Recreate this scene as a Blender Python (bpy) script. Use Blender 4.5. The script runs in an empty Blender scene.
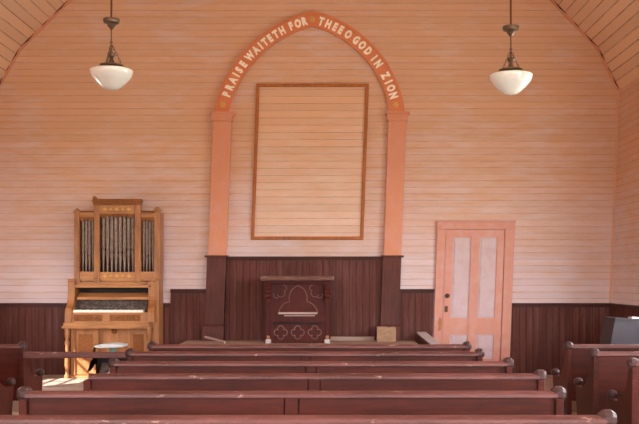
import bpy, bmesh, math, random
from mathutils import Vector, Matrix

SC = bpy.context.scene
COL = SC.collection
random.seed(7)
PI = math.pi

# ------------------------------------------------------------------ camera
F = 943.0            # focal length in pixels of a 639 wide frame
EYE = 1.45           # eye height
D = 12.09            # distance from the camera to the end wall (plane y = 0)
CX, CY = 332.0, 277.0
cam = bpy.data.cameras.new('camera')
camo = bpy.data.objects.new('camera', cam)
COL.objects.link(camo)
camo.location = (0, -D, EYE)
camo.rotation_euler = (PI / 2, 0, 0)
cam.sensor_width = 36
cam.lens = 36 * F / 639
cam.shift_x = -(CX - 319.5) / 639
cam.shift_y = (CY - 212) / 639
cam.clip_start = 0.05
SC.camera = camo

# ------------------------------------------------------------------ light
SC.view_settings.view_transform = 'Standard'
SC.view_settings.look = 'None'
SC.view_settings.gamma = 1
SC.view_settings.use_curve_mapping = False
SC.view_settings.exposure = 2.35
SC.cycles.max_bounces = 16
SC.cycles.diffuse_bounces = 12
SC.cycles.transparent_max_bounces = 12
SC.cycles.use_denoising = True
SC.cycles.sample_clamp_indirect = 8

world = bpy.data.worlds.new('world')
SC.world = world
world.use_nodes = True
wn, wl = world.node_tree.nodes, world.node_tree.links
bgn = wn['Background']
tc = wn.new('ShaderNodeTexCoord'); sx = wn.new('ShaderNodeSeparateXYZ'); cr = wn.new('ShaderNodeValToRGB')
wl.new(tc.outputs['Generated'], sx.inputs[0]); wl.new(sx.outputs['Z'], cr.inputs[0])
cr.color_ramp.elements[0].position = 0.0; cr.color_ramp.elements[0].color = (0.42, 0.42, 0.36, 1)
cr.color_ramp.elements[1].position = 0.06; cr.color_ramp.elements[1].color = (1.0, 1.0, 1.0, 1)
e = cr.color_ramp.elements.new(0.7); e.color = (0.74, 0.86, 1.0, 1)
wl.new(cr.outputs[0], bgn.inputs['Color'])
bgn.inputs['Strength'].default_value = 7.0

sun = bpy.data.lights.new('sun', 'SUN')
sun.energy = 4.0; sun.angle = 0.012; sun.color = (1.0, 0.98, 0.93)
suno = bpy.data.objects.new('sun', sun); COL.objects.link(suno)
SUN_DIR = Vector((1.0, 1.0, -0.98)).normalized()
suno.rotation_euler = SUN_DIR.to_track_quat('-Z', 'Y').to_euler()
suno.location = (-12, -3, 10)

# ------------------------------------------------------------------ helpers
LEAN = 0.036         # the old frame house leans a little to the right
def lean_x(x, z):
    return x + LEAN * (z - 1.73)

def px(x, y, m=78.0):
    """picture measure -> metres on a plane seen at m pixels to the metre"""
    return (x - CX) / m, EYE + (CY - y) / m

def lin(r, g, b):
    f = lambda c: (c / 255) / 12.92 if c / 255 <= 0.04045 else ((c / 255 + 0.055) / 1.055) ** 2.4
    return (f(r), f(g), f(b), 1)

def new():
    return bmesh.new()

def box(bm, x0, x1, y0, y1, z0, z1, bev=0.0):
    vs = [bm.verts.new((x, y, z)) for x in (x0, x1) for y in (y0, y1) for z in (z0, z1)]
    q = [(0, 1, 3, 2), (4, 6, 7, 5), (0, 4, 5, 1), (2, 3, 7, 6), (0, 2, 6, 4), (1, 5, 7, 3)]
    fs = [bm.faces.new([vs[i] for i in f]) for f in q]
    if bev > 0:
        es = list({e for f in fs for e in f.edges})
        bmesh.ops.bevel(bm, geom=es, offset=bev, segments=2, affect='EDGES', profile=0.5)

def prism(bm, pts, axis, a, b, bev=0.0):
    """closed outline pts in the two other axes, extruded along axis from a to b"""
    def P(u, v, w):
        return {'x': (w, u, v), 'y': (u, w, v), 'z': (u, v, w)}[axis]
    A = [bm.verts.new(P(u, v, a)) for u, v in pts]
    B = [bm.verts.new(P(u, v, b)) for u, v in pts]
    fs = [bm.faces.new(A[::-1]), bm.faces.new(B)]
    n = len(pts)
    for i in range(n):
        fs.append(bm.faces.new((A[i], A[(i + 1) % n], B[(i + 1) % n], B[i])))
    if bev > 0:
        es = list(set(fs[0].edges) | set(fs[1].edges))
        bmesh.ops.bevel(bm, geom=es, offset=bev, segments=2, affect='EDGES', profile=0.5)

def lathe(bm, prof, c, axis='z', seg=24, sx=1.0):
    """prof: (radius, height) list turned about axis through c"""
    rings = []
    for r, h in prof:
        if r < 1e-5:
            p = {'z': (0, 0, h), 'x': (h, 0, 0), 'y': (0, h, 0)}[axis]
            rings.append([bm.verts.new(Vector(c) + Vector(p))])
        else:
            ring = []
            for k in range(seg):
                a = 2 * PI * (k + 0.5) / seg
                u, v = r * math.cos(a), r * math.sin(a)
                p = {'z': (u, v, h), 'x': (h, u, v), 'y': (u, h, v)}[axis]
                ring.append(bm.verts.new(Vector(c) + Vector(p)))
            rings.append(ring)
    for A, B in zip(rings, rings[1:]):
        for k in range(seg):
            a0, a1 = A[k % len(A)], A[(k + 1) % len(A)]
            b0, b1 = B[k % len(B)], B[(k + 1) % len(B)]
            vs = []
            for v in (a0, a1, b1, b0):
                if v not in vs: vs.append(v)
            if len(vs) > 2:
                bm.faces.new(vs)
    if len(rings[0]) > 1: bm.faces.new(rings[0][::-1])
    if len(rings[-1]) > 1: bm.faces.new(rings[-1])

def tube(bm, pts, r, seg=8, closed=False):
    pts = [Vector(p) for p in pts]
    rings = []
    n = len(pts)
    for i, p in enumerate(pts):
        if closed: t = pts[(i + 1) % n] - pts[i - 1]
        else: t = pts[min(i + 1, n - 1)] - pts[max(i - 1, 0)]
        t.normalize()
        up = Vector((0, 1, 0)) if abs(t.y) < 0.9 else Vector((1, 0, 0))
        u = t.cross(up).normalized(); v = t.cross(u)
        rings.append([bm.verts.new(p + r * (math.cos(2 * PI * k / seg) * u + math.sin(2 * PI * k / seg) * v)) for k in range(seg)])
    rr = list(zip(rings, rings[1:])) + ([(rings[-1], rings[0])] if closed else [])
    for A, B in rr:
        for k in range(seg):
            bm.faces.new((A[k], A[(k + 1) % seg], B[(k + 1) % seg], B[k]))
    if not closed:
        bm.faces.new(rings[0][::-1]); bm.faces.new(rings[-1])

def obj(name, bm, mat, parent=None, lean=False, smooth=False, at=None):
    """ONE mesh object. Geometry arrives in room coordinates; the origin goes to the parent or to `at`."""
    if lean:
        for v in bm.verts: v.co.x = lean_x(v.co.x, v.co.z)
    off = Vector(at) if at else (parent_loc(parent) if parent else None)
    if off is None:
        xs = [v.co for v in bm.verts]
        mn = Vector([min(c[i] for c in xs) for i in range(3)]); mx = Vector([max(c[i] for c in xs) for i in range(3)])
        off = Vector(((mn.x + mx.x) / 2, (mn.y + mx.y) / 2, mn.z))
    for v in bm.verts: v.co -= off
    bmesh.ops.recalc_face_normals(bm, faces=bm.faces)
    me = bpy.data.meshes.new(name); bm.to_mesh(me); bm.free()
    me.materials.append(mat)
    if smooth:
        me.polygons.foreach_set('use_smooth', [True] * len(me.polygons))
        me.set_sharp_from_angle(angle=math.radians(40))
    o = bpy.data.objects.new(name, me); COL.objects.link(o)
    if parent:
        o.parent = parent
        o.location = off - parent_loc(parent)
    else: o.location = off
    return o

def parent_loc(p):
    v = Vector((0, 0, 0))
    while p: v += p.location; p = p.parent
    return v

def tag(o, label=None, cat=None, group=None, kind=None):
    if label: o['label'] = label
    if cat: o['category'] = cat
    if group: o['group'] = group
    if kind: o['kind'] = kind
    return o

def thing(name, loc, label, cat, group=None):
    o = bpy.data.objects.new(name, None); COL.objects.link(o)
    o.empty_display_size = 0.1
    o.location = loc
    return tag(o, label, cat, group)

def struct(name, bm, mat, **k):
    return tag(obj(name, bm, mat, **k), kind='structure')

# ------------------------------------------------------------------ materials
class N:
    def __init__(s, name):
        s.m = bpy.data.materials.new(name); s.m.use_nodes = True
        s.t = s.m.node_tree; s.b = s.t.nodes['Principled BSDF']
    def n(s, typ, **kw):
        x = s.t.nodes.new(typ)
        for k, v in kw.items(): setattr(x, k, v)
        return x
    def l(s, a, b): s.t.links.new(a, b)
    def math(s, op, a, b=None, c=None):
        x = s.n('ShaderNodeMath', operation=op)
        for i, v in enumerate((a, b, c)):
            if v is None: continue
            if isinstance(v, (int, float)): x.inputs[i].default_value = v
            else: s.l(v, x.inputs[i])
        return x.outputs[0]
    def mix(s, fac, a, b, blend='MIX'):
        x = s.n('ShaderNodeMix', data_type='RGBA', blend_type=blend)
        for i, v in ((0, fac), (6, a), (7, b)):
            if isinstance(v, (int, float)): x.inputs[i].default_value = v
            elif isinstance(v, tuple): x.inputs[i].default_value = v
            else: s.l(v, x.inputs[i])
        return x.outputs[2]
    def noise(s, vec, scale, detail=4, rough=0.6):
        x = s.n('ShaderNodeTexNoise'); s.l(vec, x.inputs['Vector'])
        x.inputs['Scale'].default_value = scale; x.inputs['Detail'].default_value = detail; x.inputs['Roughness'].default_value = rough
        return x.outputs['Fac']
    def ramp(s, v, lo, hi):
        x = s.n('ShaderNodeMapRange'); x.clamp = True
        s.l(v, x.inputs[0]); x.inputs[1].default_value = lo; x.inputs[2].default_value = hi
        return x.outputs[0]
    def mapping(s, vec, scale):
        x = s.n('ShaderNodeMapping'); s.l(vec, x.inputs[0]); x.inputs['Scale'].default_value = scale
        return x.outputs[0]
    def bump(s, h, strength=0.3, dist=0.01):
        x = s.n('ShaderNodeBump'); s.l(h, x.inputs['Height']); x.inputs['Strength'].default_value = strength; x.inputs['Distance'].default_value = dist
        s.l(x.outputs[0], s.b.inputs['Normal'])

def planks(name, base, worn, line, pitch, uv=False, axis=0, wear_lo=0.52, wear_hi=0.72, zfade_lit=None, rough=0.6, groove=0.10,
           vary=0.12, line_amt=0.8, streak=None, spec=0.3):
    """Narrow painted boards. `axis` of object space (or U of the UV map) runs across the boards."""
    s = N(name)
    t = s.n('ShaderNodeTexCoord')
    vec = t.outputs['UV'] if uv else t.outputs['Object']
    sep = s.n('ShaderNodeSeparateXYZ'); s.l(vec, sep.inputs[0])
    a = s.math('DIVIDE', sep.outputs[0 if uv else axis], pitch)
    wob = s.noise(vec, 0.9, 2)
    a = s.math('ADD', a, s.math('MULTIPLY', wob, 0.10))
    fr = s.math('FRACT', a); idx = s.math('FLOOR', a)
    dist = s.math('MINIMUM', fr, s.math('SUBTRACT', 1.0, fr))
    ln = s.math('SUBTRACT', 1.0, s.ramp(dist, groove * 0.35, groove))
    wnz = s.n('ShaderNodeTexWhiteNoise', noise_dimensions='1D'); s.l(idx, wnz.inputs['W'])
    rnd = wnz.outputs['Value']
    # joints are open in places only
    sc3 = (1.3, 1.3, 1.3)
    gapn = s.noise(s.mapping(vec, sc3), 1.6, 3)
    gapm = s.noise(s.mapping(vec, (4.0, 4.0, 4.0)), 1.6, 3)
    wn2_ = s.n('ShaderNodeTexWhiteNoise', noise_dimensions='1D'); s.l(s.math('FLOOR', s.math('ADD', a, 0.5)), wn2_.inputs['W'])
    lstr = s.math('MULTIPLY', ln, s.math('ADD', 0.10, s.math('MULTIPLY', s.math('ADD', s.ramp(gapn, 0.35, 0.65), s.math('ADD', wn2_.outputs['Value'], s.ramp(gapm, 0.4, 0.65))), 0.38)))
    # blotchy wear, longer along the boards
    st = [1.0, 1.0, 1.0]
    if uv: st = [5.0, 1.0, 1.0]
    else: st[axis] = 5.0
    if streak: st = list(streak)
    wn1 = s.noise(s.mapping(vec, tuple(st)), 2.2, 6, 0.65)
    wn2 = s.noise(vec, 0.8, 3, 0.5)
    w = s.math('ADD', s.math('MULTIPLY', wn1, 0.6), s.math('MULTIPLY', wn2, 0.4))
    if zfade_lit:
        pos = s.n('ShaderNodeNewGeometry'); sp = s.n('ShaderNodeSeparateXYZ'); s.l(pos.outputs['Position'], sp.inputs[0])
        zf = s.ramp(sp.outputs[2], zfade_lit[1], zfade_lit[0])    # 1 low, 0 high: fading, with daylight painted in, pales the lower boards
        w = s.math('ADD', w, s.math('MULTIPLY', zf, zfade_lit[2]))
    wr = s.ramp(w, wear_lo, wear_hi)
    col = s.mix(wr, base, worn)
    fine = s.noise(s.mapping(vec, tuple(v * 3 for v in st)), 8, 4, 0.7)
    tone = s.math('ADD', 1 - vary, s.math('ADD', s.math('MULTIPLY', rnd, vary), s.math('MULTIPLY', fine, vary)))
    g = s.n('ShaderNodeCombineColor')
    for i in range(3): s.l(tone, g.inputs[i])
    col = s.mix(1.0, col, g.outputs[0], 'MULTIPLY')
    col = s.mix(s.math('MULTIPLY', lstr, line_amt), col, line)
    s.l(col, s.b.inputs['Base Color'])
    s.b.inputs['Roughness'].default_value = rough
    s.b.inputs['Specular IOR Level'].default_value = spec
    s.bump(s.math('SUBTRACT', s.math('MULTIPLY', fine, 0.15), ln), 0.35, 0.006)
    return s.m

def wood(name, base, dark, scale=(1, 12, 12), rough=0.45, worn=None, wlo=0.66, whi=0.72, bump=0.15, spec=0.2, wscale=9.0):
    s = N(name)
    t = s.n('ShaderNodeTexCoord'); vec = t.outputs['Object']
    inf = s.n('ShaderNodeObjectInfo')
    add = s.n('ShaderNodeVectorMath', operation='ADD'); s.l(vec, add.inputs[0])
    cmb = s.n('ShaderNodeCombineXYZ')
    for i in range(3): s.l(s.math('MULTIPLY', inf.outputs['Random'], 7.0 + i), cmb.inputs[i])
    s.l(cmb.outputs[0], add.inputs[1]); vec = add.outputs[0]
    g = s.noise(s.mapping(vec, scale), 3.0, 6, 0.7)
    big = s.noise(vec, 1.7, 3)
    col = s.mix(s.ramp(s.math('ADD', s.math('MULTIPLY', g, 0.6), s.math('MULTIPLY', big, 0.4)), 0.35, 0.62), dark, base)
    if worn:
        w = s.noise(s.mapping(vec, (1, 2.5, 2.5)), wscale, 6, 0.75)
        col = s.mix(s.ramp(w, wlo, whi), col, worn)
    s.l(col, s.b.inputs['Base Color'])
    s.l(s.math('ADD', rough - 0.1, s.math('MULTIPLY', g, 0.25)), s.b.inputs['Roughness'])
    s.b.inputs['Specular IOR Level'].default_value = spec
    s.bump(g, bump, 0.004)
    return s.m

def plain(name, col, rough=0.5, metal=0.0, spec=0.4, mottle=0.0, mcol=None, mscale=20):
    s = N(name)
    if mottle:
        t = s.n('ShaderNodeTexCoord')
        f = s.ramp(s.noise(t.outputs['Object'], mscale, 5, 0.65), 0.45, 0.7)
        s.l(s.mix(s.math('MULTIPLY', f, mottle), col, mcol), s.b.inputs['Base Color'])
        s.bump(s.noise(t.outputs['Object'], mscale * 2, 4), 0.1, 0.003)
    else:
        s.b.inputs['Base Color'].default_value = col
        t = s.n('ShaderNodeTexCoord')
        s.bump(s.noise(t.outputs['Object'], 30, 3), 0.04, 0.003)
    s.b.inputs['Roughness'].default_value = rough
    s.b.inputs['Metallic'].default_value = metal
    s.b.inputs['Specular IOR Level'].default_value = spec
    return s.m

PINK = lin(214, 170, 138); FADED_LIT = lin(220, 202, 204); JOINT = lin(158, 108, 80)
M_wall = planks('pink_wall_boards', PINK, FADED_LIT, JOINT, 0.084, axis=2, wear_lo=0.50, wear_hi=0.78, zfade_lit=(1.1, 3.3, 0.30), line_amt=0.7, groove=0.065, vary=0.08)  # paler towards the bottom: worn paint and low daylight, both in the colour
M_wall_in = planks('faded_lit_panel_boards', lin(222, 178, 144), lin(228, 204, 190), JOINT, 0.092, axis=2, wear_lo=0.50, wear_hi=0.80, zfade_lit=(1.7, 3.6, 0.28), line_amt=0.75, groove=0.06, vary=0.08)  # same pale lower end, part fading and part painted daylight
M_ceil = planks('pink_ceiling_boards', lin(226, 190, 158), lin(230, 198, 172), lin(140, 88, 64), 0.125, uv=True, line_amt=0.9, groove=0.08, wear_lo=0.55, wear_hi=0.9)
M_wains = planks('brown_beadboard', lin(92, 51, 44), lin(116, 78, 75), lin(38, 20, 18), 0.085, axis=0, streak=(9, 9, 0.8), wear_lo=0.45, wear_hi=0.68, line_amt=0.8, rough=0.6, vary=0.28, spec=0.15)
M_wains_side = planks('brown_beadboard_side', lin(92, 51, 44), lin(116, 78, 75), lin(38, 20, 18), 0.085, axis=1, streak=(9, 9, 0.8), wear_lo=0.50, wear_hi=0.75, line_amt=0.8, rough=0.6, vary=0.28, spec=0.15)
M_floor = planks('bare_floor_boards', lin(170, 145, 115), lin(196, 176, 150), lin(60, 45, 35), 0.12, axis=0, streak=(6, 0.8, 1), rough=0.6, vary=0.25)
M_dais = planks('worn_platform_boards', lin(176, 150, 134), lin(200, 180, 168), lin(70, 50, 42), 0.12, axis=1, streak=(0.8, 6, 1), rough=0.6, vary=0.25)
M_pinkt = plain('pink_painted_trim', lin(214, 166, 134), 0.5, mottle=0.55, mcol=lin(220, 182, 162), mscale=9)
M_doorp = plain('pink_door_paint', lin(208, 146, 126), 0.5, mottle=0.6, mcol=lin(210, 168, 156), mscale=7)
M_panelp = plain('whitish_door_panel', lin(206, 186, 190), 0.5, mottle=0.6, mcol=lin(196, 158, 156), mscale=8)
M_arch = plain('salmon_arch_paint', lin(216, 130, 84), 0.45, mottle=0.4, mcol=lin(208, 118, 74), mscale=6)
M_archcol = plain('salmon_pilaster_paint', lin(212, 142, 108), 0.45, mottle=0.6, mcol=lin(212, 156, 134), mscale=6)
M_letter = plain('cream_lettering', lin(250, 244, 226), 0.5)
M_gold = plain('dull_gold_paint', lin(214, 170, 92), 0.5, mottle=0.5, mcol=lin(170, 124, 70), mscale=40)
M_frame = wood('russet_frame_wood', lin(186, 112, 58), lin(146, 82, 42), (6, 6, 1), 0.4)
M_dark = wood('dark_pier_wood', lin(104, 60, 54), lin(76, 42, 38), (14, 14, 1), 0.5)
M_cap = wood('wainscot_cap_wood', lin(84, 50, 44), lin(58, 32, 28), (1, 12, 12), 0.5)
M_pew = wood('red_brown_pew_wood', lin(96, 41, 31), lin(58, 24, 18), (1.0, 10, 10), 0.5, worn=lin(150, 98, 80), wlo=0.68, whi=0.76, spec=0.22)
M_rail = wood('worn_rail_wood', lin(122, 74, 69), lin(82, 46, 42), (1.0, 8, 8), 0.4, worn=lin(196, 160, 138), wlo=0.61, whi=0.70, spec=0.35, wscale=9)
M_knob = wood('dark_knob_wood', lin(84, 58, 57), lin(58, 38, 38), (6, 6, 6), 0.48, worn=lin(140, 104, 96), wlo=0.60, whi=0.75, spec=0.3, wscale=14)
M_seatw = wood('bare_seat_wood', lin(150, 100, 78), lin(112, 68, 52), (1.0, 10, 10), 0.4)
M_oak = wood('golden_oak', lin(182, 122, 70), lin(126, 76, 42), (7, 7, 1), 0.4, spec=0.5)
M_oakh = wood('golden_oak_rail', lin(192, 134, 80), lin(144, 90, 52), (1, 9, 9), 0.4, spec=0.5)
M_oakd = wood('carved_oak', lin(156, 98, 52), lin(98, 56, 28), (20, 20, 20), 0.45)
M_pipe = plain('dull_pipe_metal', lin(146, 126, 114), 0.5, 0.2, mottle=0.8, mcol=lin(104, 74, 58), mscale=25)
M_black = plain('dark_recess', lin(34, 26, 24), 0.8)
M_dust = plain('dusty_black_cover', lin(72, 62, 58), 0.8, mottle=0.9, mcol=lin(128, 112, 104), mscale=28)
M_key = plain('ivory_keys', lin(240, 234, 222), 0.3)
M_pulp = wood('mahogany_pulpit', lin(86, 32, 27), lin(58, 20, 17), (8, 8, 1.2), 0.5, spec=0.2)
M_pulptop = wood('worn_pulpit_top', lin(136, 104, 94), lin(92, 60, 52), (1, 9, 9), 0.4, worn=lin(190, 164, 146), wlo=0.58, whi=0.68)
M_carve = plain('worn_carved_edge', lin(128, 88, 78), 0.45)
M_ledge = plain('pale_ledge', lin(184, 158, 150), 0.5)
M_foot = plain('whitish_foot_block', lin(184, 174, 172), 0.6)
M_orangew = plain('raw_orange_wood', lin(172, 112, 76), 0.6)
M_brz = plain('aged_bronze', lin(112, 92, 76), 0.45, 0.6, mottle=0.6, mcol=lin(150, 132, 108), mscale=40)
M_rod = plain('brown_rod', lin(104, 66, 46), 0.4, 0.5)
M_milk = plain('milk_glass', lin(247, 252, 250), 0.08, 0, 0.7)
M_milk.node_tree.nodes['Principled BSDF'].inputs['Subsurface Weight'].default_value = 0.15
M_milk.node_tree.nodes['Principled BSDF'].inputs['Subsurface Radius'].default_value = (0.05, 0.05, 0.04)
M_grey = plain('grey_painted_board', lin(66, 59, 62), 0.7, spec=0.2, mottle=0.5, mcol=lin(54, 46, 48), mscale=6)
M_greyd = plain('grey_ramp_top', lin(196, 188, 190), 0.6, mottle=0.4, mcol=lin(160, 146, 146), mscale=8)
M_crate = wood('pale_block_wood', lin(184, 152, 122), lin(142, 108, 84), (3, 14, 14), 0.6, worn=lin(120, 78, 50), wlo=0.56, whi=0.66)
M_stick = plain('weathered_stick', lin(168, 144, 132), 0.6)
M_paper = plain('white_paper', lin(236, 232, 226), 0.7)
M_teal = plain('pale_teal_metal', lin(120, 160, 152), 0.4, 0.2)
M_pad = plain('pale_blue_white_seat', lin(206, 214, 216), 0.5)
M_white = plain('white_window_paint', lin(230, 224, 214), 0.5)
M_brass = plain('dark_brass', lin(70, 50, 40), 0.35, 0.7)
M_canvas = plain('greyish_cloth', lin(186, 168, 156), 0.9)
s = N('window_glass')
tr = s.n('ShaderNodeBsdfTransparent'); gl = s.n('ShaderNodeBsdfGlossy'); mx = s.n('ShaderNodeMixShader')
gl.inputs['Roughness'].default_value = 0.02; mx.inputs[0].default_value = 0.06
s.l(tr.outputs[0], mx.inputs[1]); s.l(gl.outputs[0], mx.inputs[2]); s.l(mx.outputs[0], s.t.nodes['Material Output'].inputs['Surface'])
M_glass = s.m

# ------------------------------------------------------------------ the room
XL, XR = -4.38, 3.60
XC = (XL + XR) / 2
YB, YF = 0.0, -14.6
PROF = [(3.99, 3.85), (3.71, 4.38), (3.10, 5.00), (2.2, 5.60), (1.2, 5.95), (0.0, 6.08)]
prof_full = [(XC + a, z) for a, z in PROF] + [(XC - a, z) for a, z in PROF[::-1][1:]]   # right eave over the ridge to the left eave
def ceil_z(x):
    a = abs(x - XC)
    for (a1, z1), (a0, z0) in zip(PROF, PROF[1:]):
        if a0 <= a <= a1: return z0 + (z1 - z0) * (a - a0) / (a1 - a0)
    return 3.85

def gable(name, y, holes, mat, thick):
    """end wall: outline with rectangular openings, cut into cells"""
    bm = new()
    xs = sorted({XL, XR} | {h[0] for h in holes} | {h[1] for h in holes} | {p[0] for p in prof_full})
    for xa, xb in zip(xs, xs[1:]):
        hs = sorted([h for h in holes if h[0] < (xa + xb) / 2 < h[1]], key=lambda h: h[2])
        zlo = 0.0
        for h in hs:
            if h[2] > zlo + 1e-4: bm.faces.new([bm.verts.new(p) for p in ((xa, y, zlo), (xb, y, zlo), (xb, y, h[2]), (xa, y, h[2]))])
            zlo = h[3]
        bm.faces.new([bm.verts.new(p) for p in ((xa, y, zlo), (xb, y, zlo), (xb, y, ceil_z(xb)), (xa, y, ceil_z(xa)))])
    r = bmesh.ops.extrude_face_region(bm, geom=list(bm.faces))
    for v in r['geom']:
        if isinstance(v, bmesh.types.BMVert): v.co.y += thick
    return struct(name, bm, mat, lean=True, at=(0, 0, 0))

def side(name, x, holes, mat, thick):
    bm = new()
    ys = sorted({YF, YB} | {h[0] for h in holes} | {h[1] for h in holes})
    for ya, yb in zip(ys, ys[1:]):
        hs = sorted([h for h in holes if h[0] < (ya + yb) / 2 < h[1]], key=lambda h: h[2])
        zlo = 0.0
        for h in hs:
            bm.faces.new([bm.verts.new(p) for p in ((x, ya, zlo), (x, yb, zlo), (x, yb, h[2]), (x, ya, h[2]))])
            zlo = h[3]
        bm.faces.new([bm.verts.new(p) for p in ((x, ya, zlo), (x, yb, zlo), (x, yb, 3.86), (x, ya, 3.86))])
    r = bmesh.ops.extrude_face_region(bm, geom=list(bm.faces))
    for v in r['geom']:
        if isinstance(v, bmesh.types.BMVert): v.co.x += thick
    return struct(name, bm, mat, lean=True, at=(0, 0, 0))

WL = [(-2.5, -1.45, 1.05, 1.85), (-13.6, -12.4, 1.0, 3.1)]
WR = [(-3.9, -2.7, 1.05, 3.1), (-7.6, -6.4, 1.0, 3.1), (-11.3, -10.1, 1.0, 3.1)]
WF_ADDED = [(-3.4, -2.0, 1.2, 3.4), (1.2, 2.6, 1.2, 3.4)]  # unseen windows behind the camera, added to light pew backs and end wall
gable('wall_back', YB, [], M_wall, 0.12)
gable('wall_front', YF, WF_ADDED, M_wall, -0.12)
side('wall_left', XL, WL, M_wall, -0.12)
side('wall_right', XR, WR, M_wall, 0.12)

bm = new(); box(bm, XL - 0.15, XR + 0.15, YF - 0.12, YB + 0.12, -0.1, 0)
struct('floor', bm, M_floor, at=(0, 0, 0))

bm = new()
uvl = bm.loops.layers.uv.new('UVMap')
s_acc = 0.0
pts = prof_full
NY = 8
for (xa, za), (xb, zb) in zip(pts, pts[1:]):
    L = math.hypot(xb - xa, zb - za)
    for k in range(NY):
        ya = YF + (YB - YF) * k / NY; yb = YF + (YB - YF) * (k + 1) / NY
        f = bm.faces.new([bm.verts.new(p) for p in ((xa, ya, za), (xa, yb, za), (xb, yb, zb), (xb, ya, zb))])
        for lp, uvv in zip(f.loops, ((s_acc, ya), (s_acc, yb), (s_acc + L, yb), (s_acc + L, ya))): lp[uvl].uv = uvv
    s_acc += L
struct('ceiling', bm, M_ceil, lean=True, at=(0, 0, 0))

# dark open crack and thin moulding where the vault meets the end wall, and the corner moulding
bm = new()
inn = [(XC + (x - XC) * 0.994, z - 0.02) for x, z in pts]
for i in range(len(pts) - 1):
    (xa, za), (xb, zb) = pts[i], pts[i + 1]
    d = Vector((xb - xa, zb - za)).normalized(); nn = Vector((d.y, -d.x))
    if nn.y > 0: nn = -nn
    q = [Vector((xa, za)), Vector((xb, zb)), Vector((xb, zb)) + nn * 0.028, Vector((xa, za)) + nn * 0.028]
    prism(bm, [(v.x, v.y) for v in q], 'y', -0.024, 0.0)
struct('trim_1', bm, M_archcol, lean=True, at=(0, 0, 0))
bm = new()
for i in range(len(pts) - 1):
    (xa, za), (xb, zb) = pts[i], pts[i + 1]
    d = Vector((xb - xa, zb - za)).normalized(); nn = Vector((d.y, -d.x))
    if nn.y > 0: nn = -nn
    for t0, t1, wd in ((0.02, 0.30, .010), (0.42, 0.55, .006), (0.70, 0.97, .012)):
        A = Vector((xa, za)).lerp(Vector((xb, zb)), t0); B = Vector((xa, za)).lerp(Vector((xb, zb)), t1)
        mid = (A + B) / 2 + nn * wd
        q = [A + nn * .001, B + nn * .001, mid + nn * .004]
        prism(bm, [(v.x, v.y) for v in q], 'y', -0.034, -0.020)
struct('trim_2', bm, M_black, lean=True, at=(0, 0, 0))
bm = new(); box(bm, XR - 0.022, XR, -0.022, 0, 1.12, 3.84)
struct('trim_3', bm, M_pinkt, lean=True)
bm = new(); box(bm, XL, XL + 0.022, -0.022, 0, 1.12, 3.84)
struct('trim_4', bm, M_pinkt, lean=True)

# low front platform across the whole end, and the raised platform in the middle
DZ, PZ = 0.20, 0.64
bm = new(); box(bm, XL + 0.02, XR - 0.02, -1.95, 0, 0, DZ)
struct('floor_front_platform', bm, M_dais)
bm = new(); box(bm, -1.85, 1.05, -1.45, 0, DZ, PZ, 0.004)
struct('floor_raised_platform', bm, M_dais)

# wainscot
def wain(name, x0, x1, ztop, zbot, y=0.0):
    bm = new(); box(bm, x0, x1, y - 0.03, y, zbot, ztop - 0.03)
    r = struct(name, bm, M_wains, lean=True)
    bm = new(); box(bm, x0 - 0.005, x1 + 0.005, y - 0.055, y, ztop - 0.03, ztop, 0.006)
    box(bm, x0, x1, y - 0.042, y, ztop - 0.052, ztop - 0.03)
    tag(obj('cap_moulding', bm, M_cap, r, lean=True), 'dark cap moulding')
Z1 = px(0, 303)[1]; Z2 = px(0, 289)[1]; Z3 = px(0, 256.5)[1]
LP = (px(208, 0)[0], px(227, 0)[0]); RP = (px(382.5, 0)[0], px(401, 0)[0])
wain('trim_5', XL + 0.03, px(172, 0)[0], Z1, DZ)
wain('trim_6', px(172, 0)[0] + 0.005, LP[0] - 0.006, Z2, DZ)
wain('trim_7', LP[1] + 0.006, RP[0] - 0.006, Z3, PZ)
wain('trim_8', RP[1] + 0.006, px(435.5, 0)[0] - 0.006, Z2, DZ)
wain('trim_9', px(513.3, 0)[0] + 0.006, XR - 0.03, Z1, DZ)
def wain_side(name, x0, x1, y0, y1, ztop):
    bm = new(); box(bm, x0, x1, y0, y1, 0.0, ztop - 0.03)
    r = struct(name, bm, M_wains_side, lean=True)
    bm = new(); xa, xb = (x0, x1 + 0.025) if x0 < 0 else (x0 - 0.025, x1)
    box(bm, xa, xb, y0, y1, ztop - 0.03, ztop, 0.006)
    tag(obj('cap_moulding', bm, M_cap, r, lean=True), 'dark cap moulding')
wain_side('trim_10', XL, XL + 0.03, YF, -1.99, 0.99)
wain_side('trim_11', XR - 0.03, XR, YF, -1.99, 0.99)
def wain_up(name, x0, x1, y0, y1, ztop):
    bm = new(); box(bm, x0, x1, y0, y1, DZ, ztop - 0.03)
    r = struct(name, bm, M_wains_side, lean=True)
    bm = new(); xa, xb = (x0, x1 + 0.025) if x0 < 0 else (x0 - 0.025, x1)
    box(bm, xa, xb, y0, y1, ztop - 0.03, ztop, 0.006)
    tag(obj('cap_moulding', bm, M_cap, r, lean=True), 'dark cap moulding')
wain_up('trim_12', XL, XL + 0.03, -1.95, 0, 1.02)
wain_up('trim_13', XR - 0.03, XR, -1.95, 0, Z1)

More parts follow.
